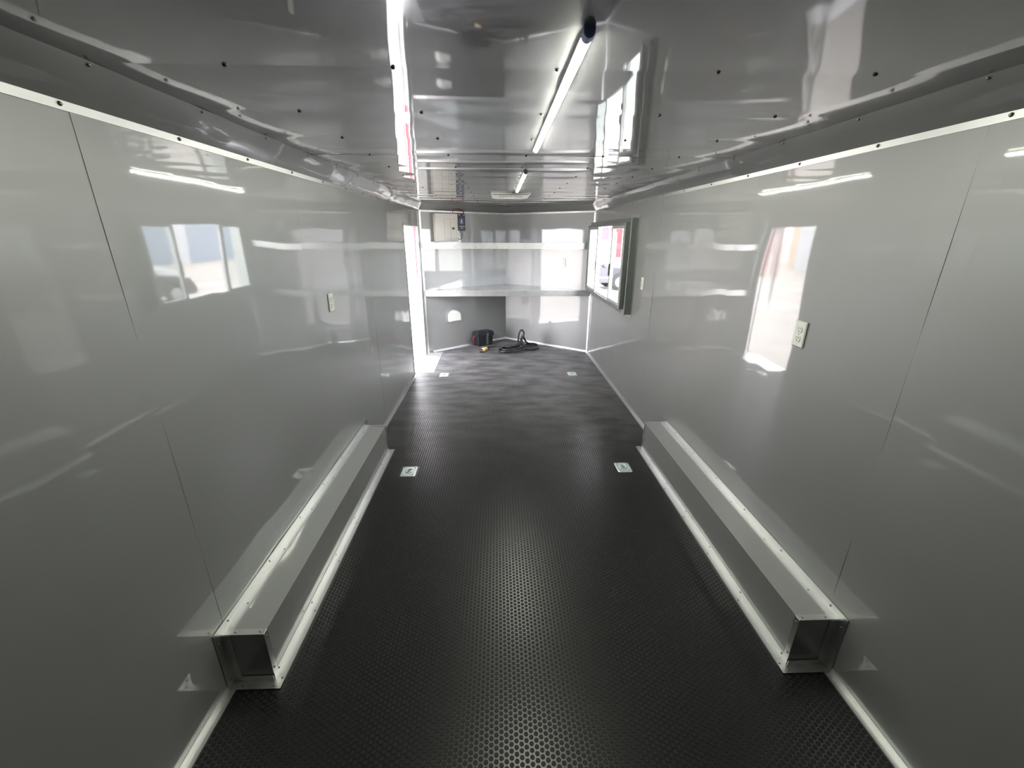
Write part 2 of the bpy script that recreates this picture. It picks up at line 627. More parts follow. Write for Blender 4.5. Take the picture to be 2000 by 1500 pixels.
# ------------------------------------------------------------------ ceiling
cp = offset_path(-0.05)
ceil = MB().prism([(p.x, p.y) for p in reversed(cp)], ZC + 0.012, ZC + 0.07, lambda a, b, e: (a, b, e)).build('ceiling', 'paint_ceil')
tag(ceil, 'mirror-glossy grey sheet metal ceiling with rows of dark screws', 'ceiling', kind='structure')


def xl(y):
    return (-HW, HW) if y < YN else (-HW + (y - YN) / (AY - YN) * (HW + AX) - 0.0, HW - (y - YN) / (AY - YN) * (HW - AX))


cseams = [YB, BOW0 - 3 * BOW, BOW0, BOW0 + 3 * BOW, BOW0 + 6 * BOW, BOW0 + 9 * BOW, BOW0 + 12 * BOW, AY - 0.02]
for i, (a, b) in enumerate(zip(cseams[:-1], cseams[1:])):
    def PC(s, y, i=i):
        x0, x1 = xl(y)
        x = x0 + (x1 - x0) * (s + 1) / 2
        bb = bow(y)
        sag = 0.0021 * (math.sqrt(bb * bb + 0.004) - 0.06)
        d = sag + 0.0008 * wob(x, y, 2 + i) + 0.0006 * (i % 2)
        # the screws pull the sheet up locally
        return (x, y, ZC - max(d, -0.002))
    sheet('ceiling_panel', 'paint_ceil', ceil, -1, 1, a, b, lambda u, v, PC=PC: PC(-u, v), du=0.05, dv=0.0135)
for j in range(-6, 15):
    y = BOW0 + j * BOW
    if y < YB or y > AY - 0.15:
        continue
    for xs in (-0.815, -0.405, 0.005, 0.415, 0.825):
        x0, x1 = xl(y)
        if x0 + 0.1 < xs < x1 - 0.1:
            screw(ceil, (xs + 0.007, y, ZC + 0.001), (0, 0, -1), 'screw', 0.0062, 0.006)

# ------------------------------------------------------------------ coving and trims
pw, pi_ = offset_path(0.002), offset_path(0.106)
ps = offset_path(0.0045)
labs = ['long grey coving along the top of the left wall', 'short grey coving above the left nose wall',
        'short grey coving above the right nose wall', 'long grey coving along the top of the right wall']
for i in range(4):
    A0, A1, B0, B1 = pw[i], pw[i + 1], pi_[i], pi_[i + 1]
    L = (A1 - A0).length
    cov = MB()
    o = None
    # lower strip (light aluminium lip screwed to the wall)
    S0, S1 = ps[i], ps[i + 1]
    lip = MB().add([(A0.x, A0.y, ZW - 0.022), (A1.x, A1.y, ZW - 0.022), (A1.x, A1.y, ZW + 0.004), (A0.x, A0.y, ZW + 0.004),
                    (S0.x, S0.y, ZW - 0.022), (S1.x, S1.y, ZW - 0.022), (S1.x, S1.y, ZW + 0.004), (S0.x, S0.y, ZW + 0.004)],
                   [(0, 1, 2, 3), (7, 6, 5, 4), (0, 4, 5, 1), (3, 2, 6, 7), (0, 3, 7, 4), (1, 5, 6, 2)])
    tr = lip.build('trim_%d' % (i + 1), 'alu')
    tag(tr, labs[i], 'trim', kind='structure')
    nseg = max(1, int(round(L / 1.5)))
    for k in range(nseg):
        def PV(u, v, k=k, i=i):
            a = S0.lerp(S1, u)
            b = B0.lerp(B1, u)
            q = a.lerp(b, v)
            z = ZW + (ZC - 0.001 - ZW) * v
            bulge = math.sin(math.pi * v)
            amp = 0.0016 * abs(math.sin(math.pi * u * L / BOW)) + 0.0016 * wob(u * L * 1.8, v * 0.3, i + 3) + 0.0012 * (k % 2)
            amp = amp * (bulge ** 0.6) + 0.002 * bulge
            nx = (b - a)
            nn = nx.normalized()
            return (q.x + nn.x * amp * 0.45, q.y + nn.y * amp * 0.45, z - amp * 0.88)
        f0, f1 = k / nseg, (k + 1) / nseg
        nu = max(2, int((f1 - f0) * L / 0.02))
        nv = 8
        vs = [PV(f0 + (f1 - f0) * a / nu, b / nv) for b in range(nv + 1) for a in range(nu + 1)]
        fs = [(b * (nu + 1) + a, b * (nu + 1) + a + 1, (b + 1) * (nu + 1) + a + 1, (b + 1) * (nu + 1) + a) for b in range(nv) for a in range(nu)]
        fs = [tuple(reversed(f)) for f in fs] if False else fs
        MB().add(vs, fs).build('coving_panel', 'paint', tr, smooth=True)
    ns = int(L / BOW)
    tdir = (A1 - A0).normalized()
    nin = Vector((tdir.y, -tdir.x))
    for k in range(ns + 1):
        if i in (0, 3):
            y = BOW0 - 0.01 + (k - 6) * BOW
            if not (YB + 0.05 < y < YN - 0.05):
                continue
            sx = -1 if i == 0 else 1
            p = Vector((sx * (HW - 0.0045), y))
            pc = Vector((sx * (HW - 0.100), y + 0.0))
        else:
            p = S0.lerp(S1, min(0.97, (k + 0.35) / (ns + 0.6)))
            pc = B0.lerp(B1, min(0.97, (k + 0.35) / (ns + 0.6)))
        screw(tr, (p.x, p.y, ZW - 0.009), (nin.x, nin.y, 0), 'screw_steel', 0.0058, 0.005)
        screw(tr, (pc.x, pc.y, ZC - 0.008), (nin.x * 0.5, nin.y * 0.5, -0.85), 'screw_steel', 0.005, 0.004)

# baseboards: aluminium angle
FL_, WL_ = 0.030, 0.024
p0, p1, p2 = offset_path(0.0005), offset_path(FL_), offset_path(0.004)
bl = ['long aluminium angle where left wall meets floor', 'short aluminium angle at foot of left nose wall',
      'short aluminium angle at foot of right nose wall', 'long aluminium angle where right wall meets floor']
bn = ['baseboard_left', 'baseboard_nose_left', 'baseboard_nose_right', 'baseboard_right']


def angle_seg(A, Bv, C_, D, E, F, zt):
    """A,B wall line; C,D floor leg edge; E,F upright leg face"""
    vs = []
    for W_, I_, U_ in ((A, C_, E), (Bv, D, F)):
        vs += [(W_.x, W_.y, 0.0003), (I_.x, I_.y, 0.0003), (I_.x, I_.y, 0.003), (U_.x, U_.y, 0.003), (U_.x, U_.y, zt), (W_.x, W_.y, zt)]
    fs = [(i, (i + 1) % 6, 6 + (i + 1) % 6, 6 + i) for i in range(6)] + [(5, 4, 3, 2, 1, 0), (6, 7, 8, 9, 10, 11)]
    return vs, fs


for i in range(4):
    mb = MB()
    segs = []
    if i == 0:
        ys = [(YB, WY0 - 0.002), (WY1 + 0.002, 5.268)]
        for a, b in ys:
            segs.append([Vector((-HW + d, y)) for d in (0.0005, FL_, 0.004) for y in (a, b)])
    elif i == 3:
        ys = [(YB, WY0 - 0.002), (WY1 + 0.002, None)]
        for a, b in ys:
            if b is None:
                segs.append([Vector((HW - 0.0005, a)), p0[3], Vector((HW - FL_, a)), p1[3], Vector((HW - 0.004, a)), p2[3]])
            else:
                segs.append([Vector((HW - d, y)) for d in (0.0005, FL_, 0.004) for y in (a, b)])
    else:
        f = 0.06 if i == 1 else 0.0
        segs.append([p0[i].lerp(p0[i + 1], f), p0[i + 1], p1[i].lerp(p1[i + 1], f), p1[i + 1], p2[i].lerp(p2[i + 1], f), p2[i + 1]])
    for (A, Bv, C_, D, E, F) in segs:
        mb.add(*angle_seg(A, Bv, C_, D, E, F, WL_))
    o = mb.build(bn[i], 'alu_bright' if i in (1, 2) else 'alu')
    tag(o, bl[i], 'baseboard', kind='structure')
    if i in (1, 2):
        for k in range(3):
            q = p1[i].lerp(p1[i + 1], 0.2 + 0.28 * k).lerp(p0[i].lerp(p0[i + 1], 0.2 + 0.28 * k), 0.4)
            screw(o, (q.x, q.y, 0.003), (0, 0, 1), 'screw_steel', 0.005, 0.003)
    else:
        s_ = -1 if i == 0 else 1
        for k in range(3):
            screw(o, (s_ * (HW - 0.018), 3.5 + 0.75 * k, 0.003), (0, 0, 1), 'screw_steel', 0.005, 0.003)

# upright corner trims where side walls meet the nose
for sx, lab, k in ((1, 'bright aluminium corner trim beside the window', 5), (-1, 'aluminium corner trim beside the doorway', 6)):
    t1 = Vector((0, -1))
    t2 = (Vector((AX, AY)) - Vector((sx * HW, YN))).normalized()
    c = Vector((sx * HW, YN))
    n1 = Vector((-sx, 0))
    n2 = Vector((t2.y, -t2.x)) * (-sx)
    if n2.y > 0:
        n2 = -n2
    ci = c + (n1 + n2).normalized() * 0.006
    poly = [c + t1 * 0.028 + n1 * 0.0015, c + n1 * 0.001, c + t2 * 0.028 + n2 * 0.0015, c + t2 * 0.028 + n2 * 0.004, ci, c + t1 * 0.028 + n1 * 0.004]
    o = MB().prism([(p.x, p.y) for p in poly], 0.004, ZW - 0.024, lambda a, b, e: (a, b, e)).build('trim_%d' % k, 'alu_bright')
    tag(o, lab, 'trim', kind='structure')

# ------------------------------------------------------------------ side doorway on the left
door = empty('door_1', (-HW, (DY0 + DY1) / 2, 0))
tag(door, 'open side doorway with aluminium jambs in the left wall', 'doorway', kind='structure')


def under(o, parent):
    """keep world placement when hung under an Empty that sits at a location"""
    o.parent = parent
    o.location = Vector(o.location) - Vector(parent.location)
    return o


JX0, JX1 = -HW - T - 0.012, -HW - 0.0005
under(box_obj('jamb', 'alu_bright', None, JX0, JX1, DY1 - 0.012, DY1 + 0.001, 0.004, DZ1), door)
under(box_obj('jamb', 'alu_bright', None, JX0, JX1, DY0 - 0.001, DY0 + 0.012, 0.004, DZ1), door)
under(box_obj('door_stop', 'alu', None, JX0 + 0.02, JX0 + 0.034, DY1 - 0.026, DY1 - 0.012, 0.004, DZ1 - 0.012), door)
under(box_obj('head_jamb', 'alu_bright', None, JX0, JX1, DY0 + 0.012, DY1 - 0.012, DZ1 - 0.012, DZ1), door)
under(box_obj('casing', 'alu', None, -HW - 0.0005, -HW + 0.004, DY1, DY1 + 0.03, 0.004, DZ1 + 0.03), door)
under(box_obj('casing', 'alu', None, -HW - 0.0005, -HW + 0.0045, DY0 - 0.02, DY0, 0.004, DZ1 + 0.02), door)
under(box_obj('red_reflection', 'red_reflection', None, JX0 + 0.001, -HW - 0.012, DY1 - 0.0145, DY1 - 0.0122, 1.13, DZ1 - 0.013), door)  # red reflection on the far jamb, put in as a coloured strip
sill = under(box_obj('threshold_plate', 'alu_bright', None, JX0, -0.992, 5.27, 6.26, 0.0004, 0.0045), door)
for y in (5.4, 5.68, 5.96, 6.2):
    screw(sill, (-1.012, y - sill.location.y * 0, 0.0045), (0, 0, 1), 'screw_steel', 0.005, 0.002)
for s_ in sill.children:
    s_.location = Vector(s_.location) - Vector(sill.location) - Vector(door.location)

# ------------------------------------------------------------------ window on the right
win = empty('window_1', (HW, (WNY0 + WNY1) / 2, WNZ0))
tag(win, 'protruding grey framed sliding window open in the middle, right wall', 'window', kind='structure')
WO = Vector(win.location)


def ring(mb, x0, x1, y0, y1, z0, z1, wy, wz):
    mb.box(x0, x1, y0, y0 + wy, z0, z1)
    mb.box(x0, x1, y1 - wy, y1, z0, z1)
    mb.box(x0, x1, y0 + wy, y1 - wy, z0, z0 + wz)
    mb.box(x0, x1, y0 + wy, y1 - wy, z1 - wz, z1)
    return mb


def wpart(mb, name, m, parent=None, bevel=0.0):
    mb.v = [(x - WO.x, y - WO.y, z - WO.z) for x, y, z in mb.v]
    return mb.build(name, m, parent or win, bevel=bevel)


wpart(ring(MB(), HW - 0.003, HW + 0.0005, 4.285, 6.215, 0.895, 1.895, 0.045, 0.04), 'wall_flange', 'win_alu')
wpart(ring(MB(), 1.152, HW - 0.003, 4.312, 6.19, 0.925, 1.862, 0.052, 0.05), 'outer_frame', 'win_frame', bevel=0.003)
wpart(ring(MB(), 1.108, 1.152, 4.36, 6.142, 0.972, 1.822, 0.03, 0.026), 'inner_frame', 'win_frame', bevel=0.003)
wpart(ring(MB(), 1.150, HW + T, 4.366, 6.136, 0.976, 1.818, 0.02, 0.02), 'reveal_lining', 'win_alu')
wpart(MB().box(1.106, 1.146, 5.53, 5.575, 0.998, 1.796), 'mullion', 'win_alu', bevel=0.003)
for (a, b, x0) in ((5.575, 6.112, 1.118), (4.39, 4.885, 1.112)):
    s_ = wpart(ring(MB(), x0, x0 + 0.034, a, b, 0.998, 1.796, 0.045, 0.03), 'sash', 'win_alu', bevel=0.002)
    pn = wpart(MB().box(x0 + 0.008, x0 + 0.012, a + 0.03, b - 0.03, 1.024, 1.77), 'pane', 'glass', s_)
    hy = b - 0.022 if a < 5 else a + 0.012
    wpart(MB().box(x0 - 0.012, x0, hy, hy + 0.016, 1.27, 1.40), 'latch', 'zinc_dark', s_)
wpart(MB().box(1.124, 1.130, 4.39, 6.11, 0.998, 1.012), 'track', 'win_alu')

# ------------------------------------------------------------------ wheel boxes


def wheel_box(sx, label):
    r = empty('wheel_well_box', (sx * HW, (WY0 + WY1) / 2, 0))
    tag(r, label, 'wheel box', 'sheet metal wheel boxes')
    O = Vector(r.location)

    def part(mb, name, m, parent=None, bevel=0.0):
        # authored for the right side with x measured from the wall inwards
        mb.v = [(-sx * x, y - O.y, z) for x, y, z in mb.v]
        if sx > 0:
            mb.f = [tuple(reversed(f)) for f in mb.f]
        return mb.build(name, m, parent or r, bevel=bevel)
    a = 0.038
    t = 0.0025
    part(MB().box(0.003, WX, WY0 + 0.004, WY1 - 0.004, WH - t, WH), 'top_panel', 'paint')
    # side panel, slightly oil-canned
    nu = 60
    vs, fs = [], []
    for i in range(nu + 1):
        y = WY0 + 0.004 + (WY1 - WY0 - 0.008) * i / nu
        for j in range(7):
            z = 0.003 + (WH - t - 0.003) * j / 6
            vs.append((WX - 0.0012 * math.sin(j / 6 * math.pi) * (0.6 + 0.5 * math.sin(y * 5.1 + sx)), y, z))
    for i in range(nu):
        for j in range(6):
            fs.append((i * 7 + j, (i + 1) * 7 + j, (i + 1) * 7 + j + 1, i * 7 + j + 1))
    sp = part(MB().add(vs, fs), 'side_panel', 'paint')
    sp.data.polygons.foreach_set('use_smooth', [True] * len(sp.data.polygons))
    for y0 in (WY0, WY1):
        d = 1 if y0 == WY0 else -1
        ep = part(MB().box(0.003, WX, y0, y0 + d * 0.002, 0.004, WH - 0.0005), 'end_panel', 'paint')
        # folded lips onto top and side
        ft = part(MB().box(a, WX, y0, y0 + d * 0.026, WH, WH + 0.0015), 'end_lip', 'alu')
        fsid = part(MB().box(WX, WX + 0.0015, y0, y0 + d * 0.026, 0.02, WH), 'end_lip', 'alu')
        if d > 0:
            for xx in (0.052, WX - 0.018):
                screw(ft, (-sx * xx, y0 + 0.012 - O.y, WH + 0.0015), (0, 0, 1), 'screw_steel', 0.0045, 0.003)
            for zz in (0.06, WH - 0.02):
                screw(fsid, (-sx * (WX + 0.0015), y0 + 0.012 - O.y, zz), (-sx, 0, 0), 'screw_steel', 0.0045, 0.003)
        # upright angle between wall and end panel
        ya, yb = (y0 - a, y0) if d > 0 else (y0, y0 + a)
        ew = part(MB().box(0.003, 0.0055, ya, yb, 0.006, WH - 0.0005).box(0.0055, a, y0 - d * 0.0025, y0, 0.006, WH), 'end_angle', 'alu')
        if d > 0:
            for zz in (0.04, WH - 0.02):
                screw(ew, (-sx * 0.0055, y0 - 0.02 - O.y, zz), (-sx, 0, 0), 'screw_steel', 0.0045, 0.003)
            screw(ew, (-sx * 0.02, y0 - 0.0025 - O.y, WH - 0.025), (0, -1, 0), 'screw_steel', 0.0045, 0.003)
        ea = part(MB().box(0.003, WX + a, min(y0, y0 - d * a), max(y0, y0 - d * a), 0.001, 0.0045).box(a, WX, y0 - d * 0.005, y0 - d * 0.0025, 0.0045, 0.03),
                  'end_floor_angle', 'alu')
        if d > 0:
            for xx in (0.05, WX + a - 0.03):
                screw(ea, (-sx * xx, y0 - 0.024 - O.y, 0.0045), (0, 0, 1), 'screw_steel', 0.0045, 0.003)
    wa = part(MB().box(0.003, 0.0055, WY0 - a + 0.0, WY1 + a, WH, WH + a).box(0.0055, a, WY0, WY1, WH, WH + 0.0025), 'wall_angle', 'alu')
    fa = part(MB().box(WX, WX + a, WY0 - a, WY1 + 0.03, 0.001, 0.0048).box(WX, WX + 0.0025, WY0, WY1, 0.0048, a), 'floor_angle', 'alu')
    for k in range(6):
        y = 1.29 + 0.322 * k
        screw(wa, (-sx * 0.0055, y - O.y, WH + 0.02), (-sx, 0, 0), 'screw_steel', 0.0045, 0.003)
        screw(wa, (-sx * 0.024, y + 0.1 - O.y, WH + 0.0025), (0, 0, 1), 'screw_steel', 0.004, 0.002)
        y = 1.245 + 0.325 * k
        screw(fa, (-sx * (WX + 0.027), y - O.y, 0.0048), (0, 0, 1), 'screw_steel', 0.0045, 0.003)
        screw(fa, (-sx * (WX + 0.0025), y + 0.03 - O.y, 0.024), (-sx, 0, 0), 'screw_steel', 0.0045, 0.003)
    return r


wheel_box(-1, 'long grey wheel box with aluminium angles against the left wall')
wheel_box(1, 'long grey wheel box with aluminium angles against the right wall')

# ------------------------------------------------------------------ tie-down rings
def rrect(hx, hy, r, n=5):
    pts = []
    for cx, cy, a0 in ((hx - r, hy - r, 0), (-hx + r, hy - r, 90), (-hx + r, -hy + r, 180), (hx - r, -hy + r, 270)):
        for k in range(n + 1):
            a = math.radians(a0 + 90 * k / n)
            pts.append((cx + r * math.cos(a), cy + r * math.sin(a)))
    return pts


ring_labels = ['zinc tie-down ring plate in floor beside the left wheel box', 'zinc tie-down ring plate in floor beside the right wheel box',
               'zinc tie-down ring plate in floor near the doorway threshold', 'zinc tie-down ring plate in floor in front of right nose, below window']
for (rx, ry), lab in zip(RINGS, ring_labels):
    r = empty('tie_down_ring', (rx, ry, 0))
    tag(r, lab, 'tie-down', 'recessed tie-down rings')
    F = lambda a, b, e: (a, b, e)
    # plate as a rim with a dished centre
    outer = rrect(0.056, 0.070, 0.016)
    mid = rrect(0.050, 0.064, 0.014)
    n = len(outer)
    dish = [(0.036 * math.cos(2 * math.pi * (k + 0.5) / n), 0.036 * math.sin(2 * math.pi * (k + 0.5) / n)) for k in range(n)]
    # align dish start with the corner order of the rounded rectangle
    dish = [(0.037 * math.cos(math.atan2(b, a)), 0.040 * math.sin(math.atan2(b, a))) for a, b in mid]
    inner = [(a * 0.75, b * 0.75) for a, b in dish]
    vs = [(a, b, 0.0006) for a, b in outer] + [(a, b, 0.004) for a, b in mid] + [(a, b, 0.004) for a, b in dish] + [(a, b, 0.0012) for a, b in inner]
    fs = []
    for q in range(3):
        fs += [(q * n + k, q * n + (k + 1) % n, (q + 1) * n + (k + 1) % n, (q + 1) * n + k) for k in range(n)]
    fs.append(tuple(range(3 * n, 4 * n)))
    MB().add(vs, fs).build('plate', 'galv', r, smooth=False)
    pts = [(0.024 * math.cos(t), 0.004 + 0.026 * math.sin(t), 0.0065) for t in [2 * math.pi * k / 20 for k in range(20)]]
    MB().tube(pts, 0.0042, 8, closed=True).build('ring', 'galv', r, smooth=True)
    MB().box(-0.020, 0.020, 0.024, 0.038, 0.003, 0.0085).build('ring_clamp', 'galv', r, bevel=0.002)
    MB().box(-0.010, 0.010, -0.006, 0.006, 0.0013, 0.003).build('bolt_slot', 'dark_slot', r)
    for a in (-1, 1):
        for b in (-1, 1):
            screw(r, (a * 0.039, b * 0.051, 0.004), (0, 0, 1), 'screw_steel', 0.005, 0.003)

# ------------------------------------------------------------------ LED strip lights on the ceiling
LEDX = 0.0445


def led_strip(y0, y1, label, blue=False):
    r = empty('led_strip_light', (LEDX, (y0 + y1) / 2, ZC))
    tag(r, label, 'strip light', 'ceiling strip lights')
    h = (y1 - y0) / 2
    MB().box(-0.0125, 0.0125, -h, h, -0.010, 0.004).build('base_channel', 'white_plastic', r)
    poly = [(0.0115 * math.cos(math.pi + math.pi * k / 10), 0.0065 * math.sin(math.pi + math.pi * k / 10) - 0.0102) for k in range(11)]
    MB().prism(poly, -h, h, lambda a, b, e: (a, e, b)).build('diffuser', 'led', r, smooth=False)
    capp = [(0.0122 * math.cos(math.pi + math.pi * k / 10), 0.013 * math.sin(math.pi + math.pi * k / 10) - 0.008) for k in range(11)] + [(0.0122, 0.004), (-0.0122, 0.004)]
    for s in (-1, 1):
        MB().prism(capp, s * h, s * (h + 0.032), lambda a, b, e: (a, e, b)).build('end_cap', 'blue' if (s < 0 and blue) else 'white_plastic', r, bevel=0.002)
    return r


led_strip(1.05, 2.285, 'long lit ceiling strip light with blue end cap, nearest in view', True)
led_strip(3.10, 4.37, 'far lit ceiling strip light ending at the white ceiling vent')

# ceiling vent unit
ac = empty('ceiling_vent_unit', (-0.006, 4.89, ZC))
tag(ac, 'flat white ceiling vent unit with a row of small slots', 'vent')
poly = [(-0.20, -0.31), (0.20, -0.31), (0.20, 0.20), (0.15, 0.31), (-0.15, 0.31), (-0.20, 0.20)]
vs = [(a, b, -0.0015) for a, b in poly] + [(a, b, -0.010) for a, b in poly] + [(a * 0.96, b * 0.97, -0.017) for a, b in poly]
fs = [(q * 6 + i, q * 6 + 6 + i, q * 6 + 6 + (i + 1) % 6, q * 6 + (i + 1) % 6) for q in (0, 1) for i in range(6)] + [tuple(range(17, 11, -1)), tuple(range(6))]
body = MB().add(vs, fs).build('cover', 'white_plastic', ac)
MB().box(-0.18, 0.18, -0.302, -0.27, -0.0185, -0.015).build('front_gap', 'dark_slot', ac)
for k in range(12):
    x = -0.11 + 0.02 * k
    MB().box(x - 0.005, x + 0.005, -0.14, -0.06, -0.0185, -0.0165).build('slot', 'dark_slot', ac)
M['louvre'] = mat('grey_louvre', (0.35, 0.3, 0.31), 0.5)
for sx in (-1, 1):
    MB().prism([(sx * 0.06, 0.14), (sx * 0.145, 0.08), (sx * 0.145, 0.13), (sx * 0.06, 0.20)][::sx], -0.0185, -0.0165, lambda a, b, e: (a, b, e)).build('louvre', 'louvre', ac)

# ------------------------------------------------------------------ shelves in the nose
for z, lab in ((0.931, 'lower triangular nose shelf with bright metal front edge'), (1.592, 'upper triangular nose shelf with metal front edge under breaker panel')):
    r = empty('nose_shelf', (0, YN, z))
    tag(r, lab, 'shelf', 'nose shelves')
    MB().prism([(-HW + 0.012, 0.004), (HW - 0.012, 0.004), (AX, AY - YN - 0.012)], -0.018, 0.0, lambda a, b, e: (a, b, e)).build('shelf_board', 'paint', r)
    fe = MB().box(-HW + 0.016, HW - 0.016, -0.003, 0.003, -0.080, 0.0006).box(-HW + 0.02, HW - 0.02, 0.003, 0.028, 0.0002, 0.0018).build('front_edge', 'alu_bright', r)
    for x in (-0.75, -0.45, -0.15, 0.25, 0.55, 0.85, 1.1):
        screw(fe, (x, -0.003, -0.058 if z > 1 else -0.016), (0, -1, 0), 'screw_steel', 0.005, 0.003)


# ------------------------------------------------------------------ wall-mounted things
def frame_on(A, t, n, u, z):
    """Empty whose local +x runs along the wall to the viewer's right and -y points into the room"""
    p = A + t * u
    ang = math.atan2(t.y, t.x)
    return (p.x, p.y, z), ang


def outlet(loc, rz, label, kind='duplex'):
    """local: -y out of the wall, x across, z up"""
    r = empty('wall_outlet', loc, rz)
    tag(r, label, 'outlet', 'white wall outlets')
    hx, hz = 0.036, 0.058
    vs = [(-hx, -0.0005, -hz), (hx, -0.0005, -hz), (hx, -0.0005, hz), (-hx, -0.0005, hz),
          (-hx, -0.003, -hz), (hx, -0.003, -hz), (hx, -0.003, hz), (-hx, -0.003, hz),
          (-hx + 0.004, -0.0065, -hz + 0.004), (hx - 0.004, -0.0065, -hz + 0.004), (hx - 0.004, -0.0065, hz - 0.004), (-hx + 0.004, -0.0065, hz - 0.004)]
    fs = [(3, 2, 1, 0), (8, 9, 10, 11)] + [(i, (i + 1) % 4, 4 + (i + 1) % 4, 4 + i) for i in range(4)] + [(4 + i, 4 + (i + 1) % 4, 8 + (i + 1) % 4, 8 + i) for i in range(4)]
    MB().add(vs, fs).build('cover_plate', 'white_plastic', r)
    for s in (-1, 1):
        cz = s * 0.0205
        poly = []
        for k in range(24):
            a = 2 * math.pi * k / 24
            poly.append((0.0172 * math.cos(a), max(-0.0142, min(0.0142, 0.0172 * math.sin(a))) + cz))
        rc = MB().prism(poly, -0.0065, -0.0095, lambda a, b, e: (a, e, b)).build('receptacle', 'white_plastic', r)
        MB().box(-0.0075, -0.005, -0.0099, -0.009, cz + 0.000, cz + 0.010).build('slot', 'dark_slot', rc)
        MB().box(0.005, 0.0075, -0.0099, -0.009, cz + 0.001, cz + 0.009).build('slot', 'dark_slot', rc)
        MB().cyl((0, -0.0099, cz - 0.007), (0, -0.009, cz - 0.007), 0.003, 8).build('ground_hole', 'dark_slot', rc)
    screw(r, (0, -0.0065, 0), (0, -1, 0), 'screw_steel', 0.0028, 0.0015)
    return r


# on the right wall local x must run towards -y (viewer's right), -y local = -x world
outlet((HW - 0.003, 1.829, 1.287), -math.pi / 2, 'white duplex outlet on the right wall, nearest to viewer')
outlet((HW - 0.003, 4.022, 1.272), -math.pi / 2, 'small white outlet on the right wall just beside the window')
outlet((-HW + 0.003, 2.772, 1.292), math.pi / 2, 'white duplex outlet on the left wall')
tR = (Vector((HW, YN)) - Vector((AX, AY))).normalized()
nR = Vector((-tR.y, tR.x))
if nR.y > 0:
    nR = -nR
tL = (Vector((AX, AY)) - Vector((-HW, YN))).normalized()
nL = Vector((tL.y, -tL.x))


def on_nose(x, right, d):
    """point on nose wall with given x, d metres off the wall"""
    if right:
        p = Vector((AX, AY)) + tR * ((x - AX) / tR.x) + nR * d
    else:
        p = Vector((-HW, YN)) + tL * ((x + HW) / tL.x) + nL * d
    return p


angR, angL = math.atan2(tR.y, tR.x), math.atan2(tL.y, tL.x)
p = on_nose(0.843, True, 0.003)
outlet((p.x, p.y, 1.309), angR, 'white outlet on the right nose wall between the two shelves')

# round-topped white cover on the lower left nose wall
p = on_nose(-0.835, False, 0.002)
r = empty('inlet_cover', (p.x, p.y, 0.435), angL)
tag(r, 'white round-topped plastic cover on the lower left nose wall', 'wall cover')


def dpoly(hw, h):
    pts = [(-hw, 0), (hw, 0)]
    for k in range(13):
        a = math.pi * k / 12
        pts.append((hw * math.cos(a), h - hw * 0.78 + hw * 0.78 * math.sin(a)))
    return pts


MB().prism(dpoly(0.105, 0.165), 0.0, -0.008, lambda a, b, e: (a, e, b)).build('backplate', 'white_plastic', r)
A0, B0 = dpoly(0.103, 0.163), [(a * 0.80, 0.016 + b * 0.84) for a, b in dpoly(0.103, 0.163)]
n = len(A0)
MB().add([(a, -0.008, b) for a, b in A0] + [(a, -0.05, b) for a, b in A0] + [(a, -0.066, b) for a, b in B0],
         [(i, (i + 1) % n, n + (i + 1) % n, n + i) for i in range(n)] + [(n + i, n + (i + 1) % n, 2 * n + (i + 1) % n, 2 * n + i) for i in range(n)] +
         [tuple(range(2 * n, 3 * n))]).build('hood', 'white_plastic', r)
MB().box(-0.085, 0.085, -0.0535, -0.05, 0.002, 0.012).build('hinge_bar', 'white_plastic', r)

# breaker panel above the upper shelf
p = on_nose(-0.915, False, 0.002)
r = empty('breaker_panel', (p.x, p.y, 1.608), angL)
tag(r, 'cream steel breaker panel on the upper shelf at left', 'breaker panel')
BW, BH = 0.185, 0.370
MB().box(-BW + 0.01, BW - 0.01, -0.075, 0, 0, BH).build('box', 'cream_metal', r)
MB().box(-BW, BW, -0.080, -0.075, -0.004, BH + 0.003).build('cover', 'cream_metal', r, bevel=0.002)
dr = MB().box(-0.045, 0.145, -0.086, -0.080, 0.015, 0.305).build('door', 'cream_metal', r, bevel=0.002)
MB().box(0.055, 0.058, -0.0865, -0.0855, 0.015, 0.305).build('door_fold', 'strap', dr)
MB().box(-0.04, 0.12, -0.0835, -0.0795, 0.316, 0.320).build('cover_rib', 'white_plastic', r)
lt = MB().box(0.082, 0.125, -0.0885, -0.0855, 0.16, 0.19).build('latch', 'black_plastic', dr)
MB().box(0.107, 0.120, -0.0905, -0.088, 0.164, 0.186).build('latch_tab', 'strap', lt)
for x, z in ((-0.165, 0.255), (0.172, 0.250), (-0.16, 0.06), (0.16, 0.055)):
    screw(r, (x, -0.080, z), (0, -1, 0), 'galv', 0.007, 0.004)

